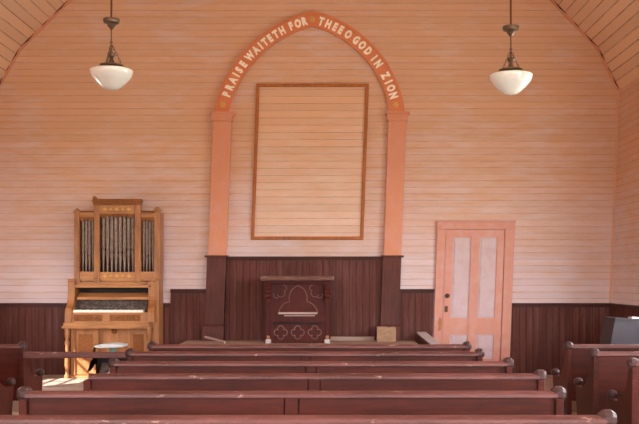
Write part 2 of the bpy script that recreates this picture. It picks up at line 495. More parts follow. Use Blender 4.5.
# windows
def window(n, wall, h):
    a, b, z0, z1 = h
    if wall == 'L': T = lambda u, d, z: (XL - d, u, z)
    if wall == 'R': T = lambda u, d, z: (XR + d, u, z)
    if wall == 'F': T = lambda u, d, z: (u, YF - d, z)
    def bx(bm, u0, u1, d0, d1, za, zb):
        p, q = T(u0, d0, za), T(u1, d1, zb)
        box(bm, min(p[0], q[0]), max(p[0], q[0]), min(p[1], q[1]), max(p[1], q[1]), za, zb)
    bm = new(); t = 0.05
    bx(bm, a, a + t, 0.0, 0.10, z0, z1); bx(bm, b - t, b, 0.0, 0.10, z0, z1)
    bx(bm, a + t, b - t, 0.0, 0.10, z0, z0 + t); bx(bm, a + t, b - t, 0.0, 0.10, z1 - t, z1)
    r = struct('window_%d' % n, bm, M_white, lean=True)
    bm = new(); m = (a + b) / 2
    bx(bm, m - .012, m + .012, .04, .07, z0 + t, z1 - t)
    for k in (1, 2, 3):
        z = z0 + (z1 - z0) * k / 4
        bx(bm, a + t, m - .012, .04, .07, z - .012, z + .012); bx(bm, m + .012, b - t, .04, .07, z - .012, z + .012)
    obj('muntins', bm, M_white, r, lean=True)
    bm = new(); bx(bm, a + t, b - t, .052, .056, z0 + t, z1 - t)
    obj('window_pane', bm, M_glass, r, lean=True)
    li = bpy.data.lights.new('daylight_portal', 'AREA'); li.shape = 'RECTANGLE'
    li.size = b - a; li.size_y = z1 - z0; li.cycles.is_portal = True
    lo = bpy.data.objects.new('daylight_portal', li); COL.objects.link(lo)
    zc = (z0 + z1) / 2
    p = Vector(T(m, .16, zc)); p.x = lean_x(p.x, zc); lo.location = p
    d = {'L': Vector((1, 0, 0)), 'R': Vector((-1, 0, 0)), 'F': Vector((0, 1, 0))}[wall]
    lo.rotation_euler = d.to_track_quat('-Z', 'Y').to_euler()
k = 1
for w_, hs in (('L', WL), ('R', WR), ('F', WF_ADDED)):
    for h in hs: window(k, w_, h); k += 1

# ------------------------------------------------------------------ door to the right of the arch
dx = lambda x: px(x, 0)[0]; dz = lambda y: px(0, y)[1]
bm = new()
box(bm, dx(436), dx(444.5), -0.05, -0.0, DZ, dz(229.5), 0.004)
box(bm, dx(503.7), dx(513), -0.05, -0.0, DZ, dz(229.5), 0.004)
box(bm, dx(435.6), dx(513.4), -0.056, -0.0, dz(229.5), dz(222.5), 0.004)
box(bm, dx(435), dx(514), -0.07, -0.0, dz(222.5), dz(221), 0.003)
dr = struct('door_1', bm, M_doorp, lean=True)
bm = new()
st = [444.9, 452.6, 470.3, 479.0, 496.3, 503.3]
top, lock0, lock1 = dz(229.8), dz(317.8), dz(334.6)
for a, b in ((0, 1), (2, 3), (4, 5)): box(bm, dx(st[a]), dx(st[b]), -0.030, -0.002, DZ + 0.01, top)
for a, b in ((1, 2), (3, 4)):
    for z0, z1 in ((dz(237.6), top), (lock1, lock0), (DZ + 0.01, DZ + 0.2)):
        box(bm, dx(st[a]) , dx(st[b]), -0.0295, -0.002, z0, z1)
leaf = obj('door_leaf', bm, M_doorp, dr, lean=True)
for a, b in ((1, 2), (3, 4)):
    for z0, z1 in ((lock0, dz(237.6)), (DZ + 0.2, lock1)):
        bm = new(); x0, x1 = dx(st[a]), dx(st[b])
        box(bm, x0, x1, -0.012, -0.002, z0, z1)
        box(bm, x0 + .02, x1 - .02, -0.018, -0.012, z0 + .02, z1 - .02, 0.005)
        tag(obj('door_panel', bm, M_panelp, leaf, lean=True), 'whitish recessed door panel')
bm = new(); cxk, czk = dx(448.4), dz(295.7)
lathe(bm, [(0.0, -0.095), (0.018, -0.092), (0.028, -0.078), (0.026, -0.06), (0.012, -0.05), (0.012, -0.036), (0.03, -0.034), (0.03, -0.030)], (cxk, 0, czk), 'y', 16)
tag(obj('door_knob', bm, M_brass, leaf, lean=True, smooth=True), 'dark round door knob')
bm = new(); box(bm, dx(446.2), dx(449.4), -0.0335, -0.030, dz(312), dz(306), 0.001)
obj('keyhole_plate', bm, M_brass, leaf, lean=True)
bm = new()
prism(bm, [(dx(440), dz(331)), (dx(443), dz(330)), (dx(444), dz(322)), (dx(443.2), dz(318)), (dx(441), dz(317)), (dx(439.6), dz(322)), (dx(440.6), dz(326))], 'y', -0.0515, -0.049)
tag(obj('bare_patch', bm, M_orangew, dr, lean=True), 'worn ochre patch on the casing')

# ------------------------------------------------------------------ arch with lettering
S = 78.0
AX = dx(304.2); AZ = dz(132.4); OFF = 26.2 / S; RO = 122.6 / S; RI = 108.6 / S
def arc_pts(R, side_, z_start, n=28):
    """points from springing to apex; side_ -1 left, +1 right"""
    a0 = math.asin((z_start - AZ) / R); a1 = math.acos(OFF / R)
    out = []
    for k in range(n + 1):
        a = a0 + (a1 - a0) * k / n
        out.append((AX + side_ * (R * math.cos(a) - OFF), AZ + R * math.sin(a)))
    return out
def band(R0, R1, y0, y1, zs, n=28):
    bm = new()
    for sd in (-1, 1):
        A = arc_pts(R0, sd, zs, n); B = arc_pts(R1, sd, zs, n)
        for i in range(n):
            vs = []
            for (x, z) in (A[i], A[i + 1], B[i + 1], B[i]):
                vs.append((x, z))
            f = [bm.verts.new((x, y0, z)) for x, z in vs]; g = [bm.verts.new((x, y1, z)) for x, z in vs]
            bm.faces.new(f); bm.faces.new(g[::-1])
            for j in range(4):
                if j in (1, 3) and not ((j == 3 and i == 0)): continue
                bm.faces.new((f[j], f[(j + 1) % 4], g[(j + 1) % 4], g[j]))
    bmesh.ops.remove_doubles(bm, verts=bm.verts, dist=1e-5)
    return bm
zs = dz(113)
arch = thing('pointed_arch', (AX, 0, PZ), 'salmon painted pointed arch on pilasters with a lettered band, on the end wall', 'arch')
obj('arch_band', band(RI, RO, -0.045, 0.0, zs), M_arch, arch, lean=True)
obj('outer_bead', band(RO - 0.022, RO + 0.006, -0.060, -0.045, zs), M_arch, arch, lean=True)
obj('inner_bead', band(RI - 0.006, RI + 0.018, -0.056, -0.045, zs), M_arch, arch, lean=True)

def glyph(ch, size, narrow=0.85):
    cu = bpy.data.curves.new('g', 'FONT'); cu.body = ch; cu.size = size; cu.extrude = 0.002
    cu.offset = 0.009; cu.align_x = 'CENTER'; cu.resolution_u = 3
    o = bpy.data.objects.new('g', cu); COL.objects.link(o)
    bpy.context.view_layer.update()
    dg = bpy.context.evaluated_depsgraph_get()
    me = bpy.data.meshes.new_from_object(o.evaluated_get(dg))
    vs = [v.co.copy() for v in me.vertices]; fs = [tuple(p.vertices) for p in me.polygons]
    bpy.data.objects.remove(o); bpy.data.curves.remove(cu); bpy.data.meshes.remove(me)
    xs = [v.x for v in vs]; ys = [v.y for v in vs]
    cx_, cy_ = (min(xs) + max(xs)) / 2, (min(ys) + max(ys)) / 2
    return [Vector(((v.x - cx_) * narrow, v.y - cy_, v.z)) for v in vs], fs
RM = (RO + RI) / 2 - 0.002
def word(s_, angs, sd):
    bm = new()
    for ch, a in zip(s_, angs):
        vs, fs = glyph(ch, 0.138, 0.70)
        a = math.radians(a)
        c = Vector((AX + sd * (RM * math.cos(a) - OFF), AZ + RM * math.sin(a)))
        up = Vector((sd * math.cos(a), math.sin(a)))
        right = Vector((up.y, -up.x))
        bv = [bm.verts.new((c.x + right.x * v.x + up.x * v.y, -0.047 - v.z, c.y + right.y * v.x + up.y * v.y)) for v in vs]
        for f in fs:
            try: bm.faces.new([bv[i] for i in f])
            except ValueError: pass
    tag(obj('lettering', bm, M_letter, arch, lean=True), 'cream painted word ' + s_)
word('PRAISE', [19, 22.8, 26.4, 29.5, 32.3, 35.8], -1)
word('WAITETH', [40.8, 45, 48, 50.8, 54, 57.3, 60.9], -1)
word('FOR', [65.8, 69.3, 72.8], -1)
word('THEE', [72.4, 68.6, 64.9, 61.6], 1)
word('O', [57.3], 1)
word('GOD', [52.4, 48.4, 44.2], 1)
word('IN', [39.6, 36], 1)
word('ZION', [29.1, 25.5, 22.2, 18.3], 1)
def rosette(x, z, r):
    bm = new()
    n = 6
    out = []
    for k in range(n * 6):
        a = 2 * PI * k / (n * 6)
        rr = r * (0.82 + 0.18 * math.cos(n * a)); out.append((x + rr * math.cos(a), z + rr * math.sin(a)))
    prism(bm, out, 'y', -0.052, -0.045)
    lathe(bm, [(0, -0.060), (r * .3, -0.057), (r * .36, -0.050)], (x, 0, z), 'y', 12)
    tag(obj('rosette', bm, M_gold, arch, lean=True), 'dull gold painted rosette')
rosette(AX, AZ + math.sqrt(RM * RM - OFF * OFF) - 0.005, 0.042)
for sd in (-1, 1):
    a = math.radians(13.6)
    rosette(AX + sd * (RM * math.cos(a) - OFF), AZ + RM * math.sin(a), 0.042)

# pilasters under the arch: salmon shaft with a moulded capital, dark pier and plinth below
for (x0, x1) in (LP, RP):
    bm = new(); sh0, sh1 = x0 + 0.012, x1 - 0.0
    box(bm, sh0, sh1, -0.075, 0, Z3 + 0.012, dz(122), 0.004)
    sh = obj('pilaster', bm, M_archcol, arch, lean=True)
    bm = new()
    box(bm, sh0 - .016, sh1 + .016, -0.092, 0, dz(122), dz(120), 0.003)
    xm = (sh0 + sh1) / 2; hw = (sh1 - sh0) / 2
    prism(bm, [(xm - hw - .005, dz(120)), (xm + hw + .005, dz(120)), (xm + hw + .018, dz(117)), (xm + hw + .034, dz(115)), (xm - hw - .034, dz(115)), (xm - hw - .018, dz(117))], 'y', -0.10, 0)
    box(bm, xm - hw - .04, xm + hw + .04, -0.115, 0, dz(115), dz(112.8), 0.003)
    obj('capital', bm, M_archcol, arch, lean=True)
    bm = new(); box(bm, x0, x1, -0.085, 0, PZ + 0.20, Z3 - 0.012, 0.003)
    box(bm, x0 - 0.03, x1 + 0.03, -0.105, 0, Z3 - 0.012, Z3 + 0.012, 0.004)
    tag(obj('pier', bm, M_dark, arch, lean=True), 'dark brown lower pier')
    bm = new(); box(bm, x0 - 0.025, x1 + 0.01, -0.12, 0, PZ, PZ + 0.172, 0.003)
    prism(bm, [(0, PZ + .172), (-.12, PZ + .172), (-.115, PZ + .185), (-.09, PZ + .20), (0, PZ + .20)], 'x', x0 - .02, x1 + .006)
    tag(obj('plinth', bm, M_dark, arch, lean=True), 'dark brown plinth block')

# plain rectangular frame with paler boards inside
fx0, fx1, fz0, fz1 = dx(250.5), dx(362.8), dz(239.8), dz(84)
fr = thing('panel_frame', ((fx0 + fx1) / 2, 0, fz0), 'large empty russet wood frame around pale boards, inside the arch', 'frame')
w = 0.042
def bar(name, a, b, c, d):
    bm = new(); box(bm, a, b, -0.035, 0, c, d, 0.006); obj(name, bm, M_frame, fr, lean=True)
bar('side_bar', fx0, fx0 + w, fz0 + w, fz1 - w); bar('side_bar', fx1 - w, fx1, fz0 + w, fz1 - w)
bar('bottom_bar', fx0, fx1, fz0, fz0 + w); bar('top_bar', fx0, fx1, fz1 - w, fz1)
bm = new(); box(bm, fx0 + w, fx1 - w, -0.010, 0.0, fz0 + w, fz1 - w)
tag(obj('boarded_panel', bm, M_wall_in, fr, lean=True), 'faded pale pink boards with low daylight painted in')

# ------------------------------------------------------------------ pews
ROWS = {1: 3.98, 2: 4.83, 3: 5.70, 4: 6.53, 5: 7.38, 6: 8.17}
RAILZ = 0.852
ENDP = [(-0.035, 0.0), (-0.030, 0.40), (-0.045, 0.83), (0.030, 0.83), (0.045, 0.76), (0.080, 0.70), (0.125, 0.64), (0.19, 0.59),
        (0.27, 0.555), (0.36, 0.54), (0.43, 0.545), (0.50, 0.56), (0.505, 0.50), (0.48, 0.42), (0.455, 0.33), (0.455, 0.20), (0.475, 0.08), (0.475, 0.0)]
def knob_bm(x, y, z, r=0.041, w=0.036):
    bm = new()
    lathe(bm, [(r * .35, -w * 1.05), (r * .62, -w), (r * .97, -w * .45), (r, 0), (r * .97, w * .45), (r * .62, w), (r * .35, w * 1.05)], (x, y, z), 'x', 10)
    return bm
def make_pew(L, loc, label, cat_group, ends=(True, True), knobs=(True, True), seam=0.5):
    x0, x1 = -L / 2, L / 2
    r = thing('pew', (0, 0, 0), label, 'pew', cat_group)
    bm = new()                                   # back: boards in a frame with one muntin
    th = 0.014
    box(bm, x0 + .02, x1 - .02, 0.004, 0.014, 0.38, 0.836)
    sm = x0 + L * seam
    box(bm, x0 + .02, sm - .039, -0.010, 0.004, 0.38, 0.836, 0.003)
    box(bm, sm + .039, x1 - .02, -0.010, 0.004, 0.38, 0.836, 0.003)
    box(bm, sm - .034, sm + .034, -0.012, 0.004, 0.38, 0.836, 0.003)
    obj('back_panel', bm, M_pew, r)
    bm = new()
    sec = []
    for k in range(11):
        a = PI * k / 10
        sec.append((-0.0 + -0.004 + 0.036 * math.cos(a), 0.848 + 0.020 * math.sin(a)))
    sec += [(-0.040, 0.836), (0.032, 0.836)]
    prism(bm, sec, 'x', x0 + .01, x1 - .01)
    obj('top_rail', bm, M_rail, r, smooth=True)
    bm = new(); box(bm, x0 + .02, x1 - .02, 0.012, 0.44, 0.405, 0.43, 0.006)
    obj('seat', bm, M_seatw, r)
    bm = new(); box(bm, x0 + .02, x1 - .02, 0.36, 0.38, 0.33, 0.405)
    obj('seat_rail', bm, M_pew, r)
    for sd, e, kn in ((-1, ends[0], knobs[0]), (1, ends[1], knobs[1])):
        if not e: continue
        xe = sd * L / 2
        bm = new(); prism(bm, ENDP, 'x', xe - .02, xe + .02, 0.006)
        ep = obj('end_panel', bm, M_pew, r)
        if kn:
            obj('knob', knob_bm(xe, 0.0, RAILZ), M_knob, ep)
        obj('knob', knob_bm(xe, 0.49, 0.575, 0.036, 0.034), M_knob, ep)
    r.location = loc
    return r
def copy_tree(o, parent=None):
    c = o.copy(); COL.objects.link(c)
    if parent: c.parent = parent
    for ch in o.children: copy_tree(ch, c)
    return c
LC = 2.73
centers = {1: 1.16 - LC / 2, 2: -0.207, 3: -0.108, 4: -0.145, 5: -0.212, 6: -0.195}
labels = {1: 'centre block pew nearest the camera, only its worn top rail in the picture',
          2: 'second nearest centre block pew, widest one with both round knobs visible',
          3: 'centre block pew missing its left back knob, third from the camera',
          4: 'centre block pew, fourth from the camera, just behind the one with no left knob',
          5: 'centre block pew, fifth from the camera, its left knob beside the plank across the aisle',
          6: 'front centre block pew, farthest from the camera, before the raised platform and pulpit'}
proto = make_pew(LC, (centers[2], -D + ROWS[2], 0), labels[2], 'pews in the centre block')
for i in (1, 3, 4, 5, 6):
    if i == 3:
        p = make_pew(LC, (centers[i], -D + ROWS[i], 0), labels[i], 'pews in the centre block', knobs=(False, True))
    else:
        p = copy_tree(proto); p.location = (centers[i], -D + ROWS[i], 0); p['label'] = labels[i]
# right block: three rows in view
LR = XR - 0.05 - 2.06
pr = make_pew(LR, (2.05 + LR / 2, -D + 8.17, 0), 'front pew of the right block, before the grey cabinet', 'pews in the right block', seam=0.6)
for i, xk, lb in ((5, 2.055, 'middle one of the three right block pews, its whole end and both knobs visible'),
                  (4, 2.085, 'right block pew nearest the camera, mostly cut off by the right picture edge')):
    p = copy_tree(pr); p.location = (xk + LR / 2, -D + ROWS[i], 0); p['label'] = lb
LL = -2.68 - (XL + 0.05)
pl = make_pew(LL, (-2.68 - LL / 2, -D + 8.17, 0), 'front pew of the left block, its reddish end by the plank and organ', 'pews in the left block', seam=0.4)
p = copy_tree(pl); p.location = (-2.68 - LL / 2, -D + ROWS[5], 0); p['label'] = 'second left block pew, only its arm knob and dark end at the left edge'

# plank barring the left aisle
bm = new(); box(bm, -2.655, -1.585, -D + 8.10, -D + 8.128, 0.752, 0.806, 0.006)
pk = obj('plank', bm, M_rail)
tag(pk, 'long narrow plank across the left aisle between two pews, before the organ', 'plank')

# ------------------------------------------------------------------ reed organ with pipe top
OM = 80.5
ox = lambda x: (x - CX) / OM
oz = lambda y: EYE + (CY - y) / OM
YO = -0.50          # keyboard front
org = thing('reed_organ', (ox(111), -0.3, DZ), 'golden oak reed organ with a pipe top, standing against the wall at left', 'organ')
yb = -0.06
# lower case
bm = new()
box(bm, ox(73.5), ox(96.5), -0.40, -0.37, DZ + .04, oz(328))
prism(bm, [(ox(96.5), oz(328)), (ox(99), oz(330)), (ox(99), oz(352)), (ox(97), oz(362)), (ox(92), oz(370)), (ox(88), oz(372)), (ox(88), DZ + .03), (ox(96.5), DZ + .03)][::-1], 'y', -0.415, -0.40)
box(bm, ox(96.5), ox(130), -0.36, -0.34, oz(358), oz(328))
box(bm, ox(130), ox(148), -0.40, -0.37, DZ + .04, oz(328))
box(bm, ox(127.5), ox(131), -0.42, -0.36, DZ + .03, oz(328), .003)
box(bm, ox(74), ox(76.2), -0.42, -0.39, DZ + .03, oz(328), .003)
box(bm, ox(146), ox(148), -0.42, -0.39, DZ + .03, oz(328), .003)
case = obj('lower_case', bm, M_oak, org)
for xa, xb in ((79, 93), (133.5, 144)):
    bm = new(); box(bm, ox(xa), ox(xb), -0.407, -0.40, oz(360), oz(334), .004)
    obj('front_panel', bm, M_oakd, case)
bm = new(); box(bm, ox(72), ox(74), -0.42, yb, DZ, oz(328)); obj('side_panel', bm, M_oak, org)
bm = new(); box(bm, ox(148), ox(158.6), -0.36, yb, DZ, oz(281), .004); obj('side_panel', bm, M_oak, org)
bm = new(); lathe(bm, [(0.0, -.375), (.015, -.373), (.032, -.366), (.038, -.36)], (ox(114), 0, oz(331)), 'y', 14)
obj('round_boss', bm, M_oakd, case)
bm = new(); box(bm, ox(96.5), ox(128), -0.335, -0.32, DZ + .02, oz(357))
tag(obj('pedal_recess', bm, M_black, org), 'dark opening above the pedals')
for xa in (101, 114):
    bm = new(); prism(bm, [(-.48, DZ + .03), (-.34, DZ + .16), (-.34, DZ + .18), (-.48, DZ + .05)], 'x', ox(xa), ox(xa + 9))
    tag(obj('pedal', bm, M_dust, org), 'dusty grey foot pedal')
bm = new(); box(bm, ox(70), ox(154), -0.44, yb, DZ, DZ + .03, .004); obj('base_board', bm, M_oakh, org)
# turned front legs
for xc in (69.0, 150.0):
    bm = new(); zt, zb_ = oz(328), DZ
    prof = [(.034, 0), (.036, .03), (.020, .06), (.022, .10), (.030, .16), (.026, .30), (.020, .40), (.030, .43), (.030, .45), (.018, .47), (.030, .52), (.034, .56), (.034, zt - zb_)]
    lathe(bm, prof, (ox(xc), YO + .04, zb_), 'z', 14)
    obj('leg', bm, M_oak, org, smooth=True)
# key bed, mouldings, carved key slip
bm = new()
box(bm, ox(64.8), ox(152.4), YO - .02, yb, oz(328), oz(325.5), .005)
box(bm, ox(66), ox(151.5), YO, yb, oz(325.5), oz(322.5), .004)
box(bm, ox(68), ox(150), YO + .03, yb, oz(322.5), oz(312.2), .003)
kb = obj('key_bed', bm, M_oakh, org)
for xa, xb in ((76, 104), (111.5, 142)):
    bm = new(); box(bm, ox(xa), ox(xb), YO + .022, YO + .03, oz(320.8), oz(314.2), .003)
    n = 6
    for k in range(n):
        xm = ox(xa + (xb - xa) * (k + .5) / n)
        lathe(bm, [(.0, YO + .012), (.014, YO + .016), (.020, YO + .024)], (xm, 0, oz(317.5)), 'y', 10)
    obj('carved_panel', bm, M_oakd, kb)
# keys
bm = new(); nk = 36; xa, xb = ox(74.8), ox(144.6); wk = (xb - xa) / nk
for k in range(nk):
    box(bm, xa + k * wk + .0006, xa + (k + 1) * wk - .0006, YO + .035, YO + .16, oz(312.2), oz(309.6))
keys = obj('keyboard', bm, M_key, org)
bm = new()
for k in range(nk - 1):
    if k % 7 in (2, 6): continue
    xm = xa + (k + 1) * wk
    box(bm, xm - .005, xm + .005, YO + .075, YO + .16, oz(309.6), oz(308.8))
tag(obj('black_keys', bm, M_black, keys), 'black keys')
# stop board, dusty
bm = new(); prism(bm, [(YO + .16, oz(311)), (YO + .17, oz(307)), (YO + .25, oz(299.8)), (YO + .26, oz(299.8)), (YO + .26, oz(312))], 'x', ox(74), ox(146))
stp = tag(obj('stop_board', bm, M_dust, org), 'dust covered dark stop board')
for k in range(11):
    bm = new(); xm = ox(80 + 6 * k)
    lathe(bm, [(0, -.020), (.010, -.017), (.012, -.010), (.006, .0), (.006, .022)], (xm, YO + .178, oz(306)), 'y', 8)
    obj('stop_knob', bm, M_dust, stp)
# lid, desk and recess
bm = new(); box(bm, ox(76), ox(150), YO + .16, YO + .30, oz(299.8), oz(297), .004)
prism(bm, [(YO + .17, oz(297)), (YO + .30, oz(293)), (YO + .32, oz(293)), (YO + .32, oz(297))], 'x', ox(76), ox(150))
obj('fallboard', bm, M_oakh, org)
bm = new(); box(bm, ox(76), ox(150), YO + .32, YO + .33, oz(312), oz(282)); tag(obj('inner_recess', bm, M_black, org), 'dark inside of the case')
bm = new(); box(bm, ox(75), ox(151), YO + .14, yb, oz(287.8), oz(285), .005); box(bm, ox(74), ox(152), YO + .2, yb, oz(285), oz(281.5), .004)
obj('shelf', bm, M_oakh, org)
# shaped cheeks
for xa, xb in ((67.5, 74.3), (149, 156)):
    bm = new()
    prism(bm, [(YO + .0, oz(322)), (YO - .0, oz(312)), (YO + .03, oz(308)), (YO + .09, oz(305)), (YO + .13, oz(300)), (YO + .15, oz(293)), (YO + .15, oz(282)), (YO + .13, oz(281)), (YO + .13, oz(278.6)), (yb, oz(278.6)), (yb, oz(322))], 'x', ox(xa), ox(xb), .005)
    obj('cheek', bm, M_oak, org)
# pipe top
yt = YO + .17
def post(x0, x1, ztop, orn=True):
    bm = new(); box(bm, ox(x0), ox(x1), yt, yt + .05, oz(281.5), oz(ztop), .006)
    for yy in (230, 233, 262, 265):
        box(bm, ox(x0) - .006, ox(x1) + .006, yt - .008, yt + .05, oz(yy + .9), oz(yy), .002)
    box(bm, ox(x0) - .01, ox(x1) + .01, yt - .012, yt + .055, oz(282), oz(278.5), .003)
    box(bm, ox(x0) - .008, ox(x1) + .008, yt - .01, yt + .055, oz(ztop + 3), oz(ztop + 1), .002)
    xm = (ox(x0) + ox(x1)) / 2
    lathe(bm, [(.022, 0), (.026, .008), (.016, .016), (.0, .022)], (xm, yt + .025, oz(ztop)), 'z', 12)
    obj('post', bm, M_oak, org)
post(73, 78.4, 209.5); post(153.4, 159.4, 208); post(93, 98.6, 202); post(133.8, 140, 202)
def rail(name, x0, x1, y0, y1, mat=None, d=0.0):
    bm = new(); box(bm, ox(x0), ox(x1), yt + .006 - d, yt + .045, oz(y1), oz(y0), .004)
    return obj(name, bm, mat or M_oakh, org)
rail('top_rail', 78.4, 93, 211.5, 216.5); rail('top_rail', 140, 153.4, 212, 217)
f1 = rail('frieze', 98.6, 133.8, 204.5, 213.5)
f2 = rail('frieze', 98.6, 133.8, 272, 281.5)
rail('bottom_rail', 78.4, 93, 271.5, 281); rail('bottom_rail', 140, 153.4, 271.5, 281)
# gilded carving on the two friezes
for par, zc in ((f1, 209), (f2, 276)):
    bm = new()
    for k in range(5):
        xm = ox(104 + 6 * k); s_ = .030 if k % 2 == 0 else .020
        pts_ = []
        for q in range(16):
            a = 2 * PI * q / 16; rr = s_ * (.75 + .25 * math.cos(4 * a)); pts_.append((xm + rr * 1.15 * math.cos(a), oz(zc) + rr * .8 * math.sin(a)))
        prism(bm, pts_, 'y', yt - .004, yt + .006)
    tag(obj('carving', bm, M_gold, par), 'gilded carving')
# cornice
bm = new()
box(bm, ox(91.5), ox(141.5), yt - .03, yt + .07, oz(202), oz(200), .004); box(bm, ox(92.5), ox(140.5), yt - .018, yt + .065, oz(204.5), oz(202), .003)
box(bm, ox(92), ox(141), yt - .02, yt + .07, oz(200), oz(198.8), .003)
prism(bm, [(ox(91.5), oz(199)), (ox(96.5), oz(199)), (ox(95.5), oz(197.2)), (ox(93), oz(195.4)), (ox(92.3), oz(197.2))], 'y', yt - .01, yt + .03)
obj('cornice', bm, M_oakd, org)
for xa, xb, y0 in ((77, 93, 210.8), (140, 155, 211.3)):
    bm = new(); box(bm, ox(xa), ox(xb), yt - .006, yt + .055, oz(y0 + 1.4), oz(y0), .003); obj('cornice', bm, M_oakd, org)
# scalloped valances
def valance(x0, x1, y0, n):
    bm = new(); p = [(ox(x1), oz(y0)), (ox(x0), oz(y0))]
    wv = (x1 - x0) / n
    for k in range(n):
        for q in range(7):
            a = PI * q / 6
            p.append((ox(x0 + wv * (k + .5) - wv / 2 * math.cos(a)), oz(y0 + 1.2 + 3.4 * math.sin(a) * (1 if (k % 2 == 0) else .6))))
    prism(bm, p, 'y', yt + .010, yt + .028); obj('valance', bm, M_oakd, org)
valance(98.6, 133.8, 213.5, 5); valance(78.4, 93, 216.5, 3); valance(140, 153.4, 217, 3)
# sound pipes
def pipes(x0, x1, n, ytop, ybot, mouth):
    wv = (x1 - x0) / n
    for k in range(n):
        r = wv / 2 * .86 / OM; xm = ox(x0 + wv * (k + .5)); zb_, zt_ = oz(ybot), oz(ytop)
        zm = oz(mouth + (3 if abs(k - (n - 1) / 2) < n / 4 else 0))
        bm = new()
        lathe(bm, [(r * .35, 0), (r, zm - zb_ - .012), (r * .72, zm - zb_), (r * .72, zm - zb_ + .014), (r, zm - zb_ + .03), (r, zt_ - zb_)], (xm, yt + .058, zb_), 'z', 14)
        obj('organ_pipe', bm, M_pipe, org, smooth=True)
pipes(99.2, 133.4, 8, 213, 272, 250); pipes(79, 92.6, 4, 214, 272, 253); pipes(140.4, 153, 4, 214, 272, 253)
bm = new(); box(bm, ox(76), ox(156), yt + .10, yt + .112, oz(281), oz(210)); tag(obj('back_board', bm, M_black, org), 'dark board behind the pipes')
bm = new(); box(bm, ox(73), ox(78), yt + .05, yb, oz(281), oz(212)); box(bm, ox(154), ox(159), yt + .05, yb, oz(281), oz(212)); obj('top_side', bm, M_oak, org)

# organ stool
stx, sty = (111.5 - CX) / 86.5, -1.19
st_ = thing('organ_stool', (stx, sty, DZ), 'small pale stool with a blue-white seat on a teal post, before the organ', 'stool')
hz = EYE + (CY - 347.3) / 86.5
bm = new(); prism(bm, [(stx - .17, hz + .012), (stx - .12, hz), (stx + .16, hz + .008), (stx + .165, hz + .034), (stx + .05, hz + .05), (stx - .12, hz + .036), (stx - .165, hz + .024)], 'y', sty - .13, sty + .13, .006)
obj('seat', bm, M_pad, st_)
bm = new(); lathe(bm, [(.045, hz - DZ + .004), (.035, hz - DZ - .06), (.022, hz - DZ - .08), (.022, .22), (.04, .20), (.045, .12), (.02, .10)][::-1], (stx + .015, sty, DZ), 'z', 14)
tag(obj('post', bm, M_teal, st_, smooth=True), 'teal central post')
for k in range(3):
    a = PI / 2 + 2 * PI * k / 3 + .5
    bm = new(); c = Vector((stx + .015, sty, 0)); d = Vector((math.cos(a), math.sin(a), 0))
    tube(bm, [c + d * .02 + Vector((0, 0, DZ + .16)), c + d * .09 + Vector((0, 0, DZ + .13)), c + d * .15 + Vector((0, 0, DZ + .05)), c + d * .18 + Vector((0, 0, DZ + .018))], .016)
    obj('leg', bm, M_foot, st_)

# ------------------------------------------------------------------ pulpit
PM = 82.0
qx = lambda x: (x - CX) / PM
qz = lambda y: EYE + (CY - y) / PM
YP = -0.60
pu = thing('pulpit', (qx(297.6), -0.4, PZ), 'carved dark mahogany pulpit desk with a pale worn top, on the raised platform', 'pulpit')
bm = new()
box(bm, qx(270.6), qx(325), YP + .03, -0.22, PZ + .005, qz(281.5))
body = obj('body', bm, M_pulp, pu)
bm = new()
box(bm, qx(272), qx(323.6), YP + .018, YP + .03, qz(322), qz(315.5), .003)
box(bm, qx(272), qx(323.6), YP + .018, YP + .03, qz(343), qz(340.8), .003)
box(bm, qx(270.8), qx(272.4), YP + .018, YP + .03, qz(343), qz(282), .002)
box(bm, qx(323.2), qx(324.8), YP + .018, YP + .03, qz(343), qz(282), .002)
obj('front_rails', bm, M_pulp, body)
for xa, xb in ((266, 270.6), (325, 329.6)):
    bm = new(); box(bm, qx(xa), qx(xb), YP + .02, YP + .09, PZ + .05, qz(281.5), .004); obj('corner_post', bm, M_pulp, pu)
    bm = new(); box(bm, qx(xa) - .006, qx(xb) + .006, YP + .008, YP + .10, PZ, PZ + .05, .004)
    tag(obj('foot_block', bm, M_foot, pu), 'whitish foot block')
    bm = new(); box(bm, qx(xa) + .008, qx(xb) - .008, YP + .010, YP + .02, PZ + .055, PZ + .095, .003)
    tag(obj('broken_edge', bm, M_orangew, pu), 'raw orange wood where a piece broke off')
    bm = new(); xm = (qx(xa) + qx(xb)) / 2            # scroll bracket
    for zc, r in ((288, .034), (295.5, .042)):
        lathe(bm, [(r * .8, -.034), (r, -.028), (r, .028), (r * .8, .034)], (xm, YP - .005, qz(zc)), 'x', 18)
    box(bm, xm - .030, xm + .030, YP - .02, YP + .02, qz(302), qz(283), .004)
    obj('scroll_bracket', bm, M_pulp, pu)
bm = new()
prism(bm, [(YP - .09, qz(280.5)), (YP - .10, qz(278.5)), (YP - .085, qz(276.6)), (-.17, qz(276)), (-.16, qz(278.5)), (-.17, qz(281))], 'x', qx(260.8), qx(334), .008)
tag(obj('top', bm, M_pulptop, pu), 'worn pale brown top slab')
bm = new(); box(bm, qx(266), qx(329.5), YP - .03, -.19, qz(283.5), qz(281), .004); obj('top_moulding', bm, M_pulp, pu)
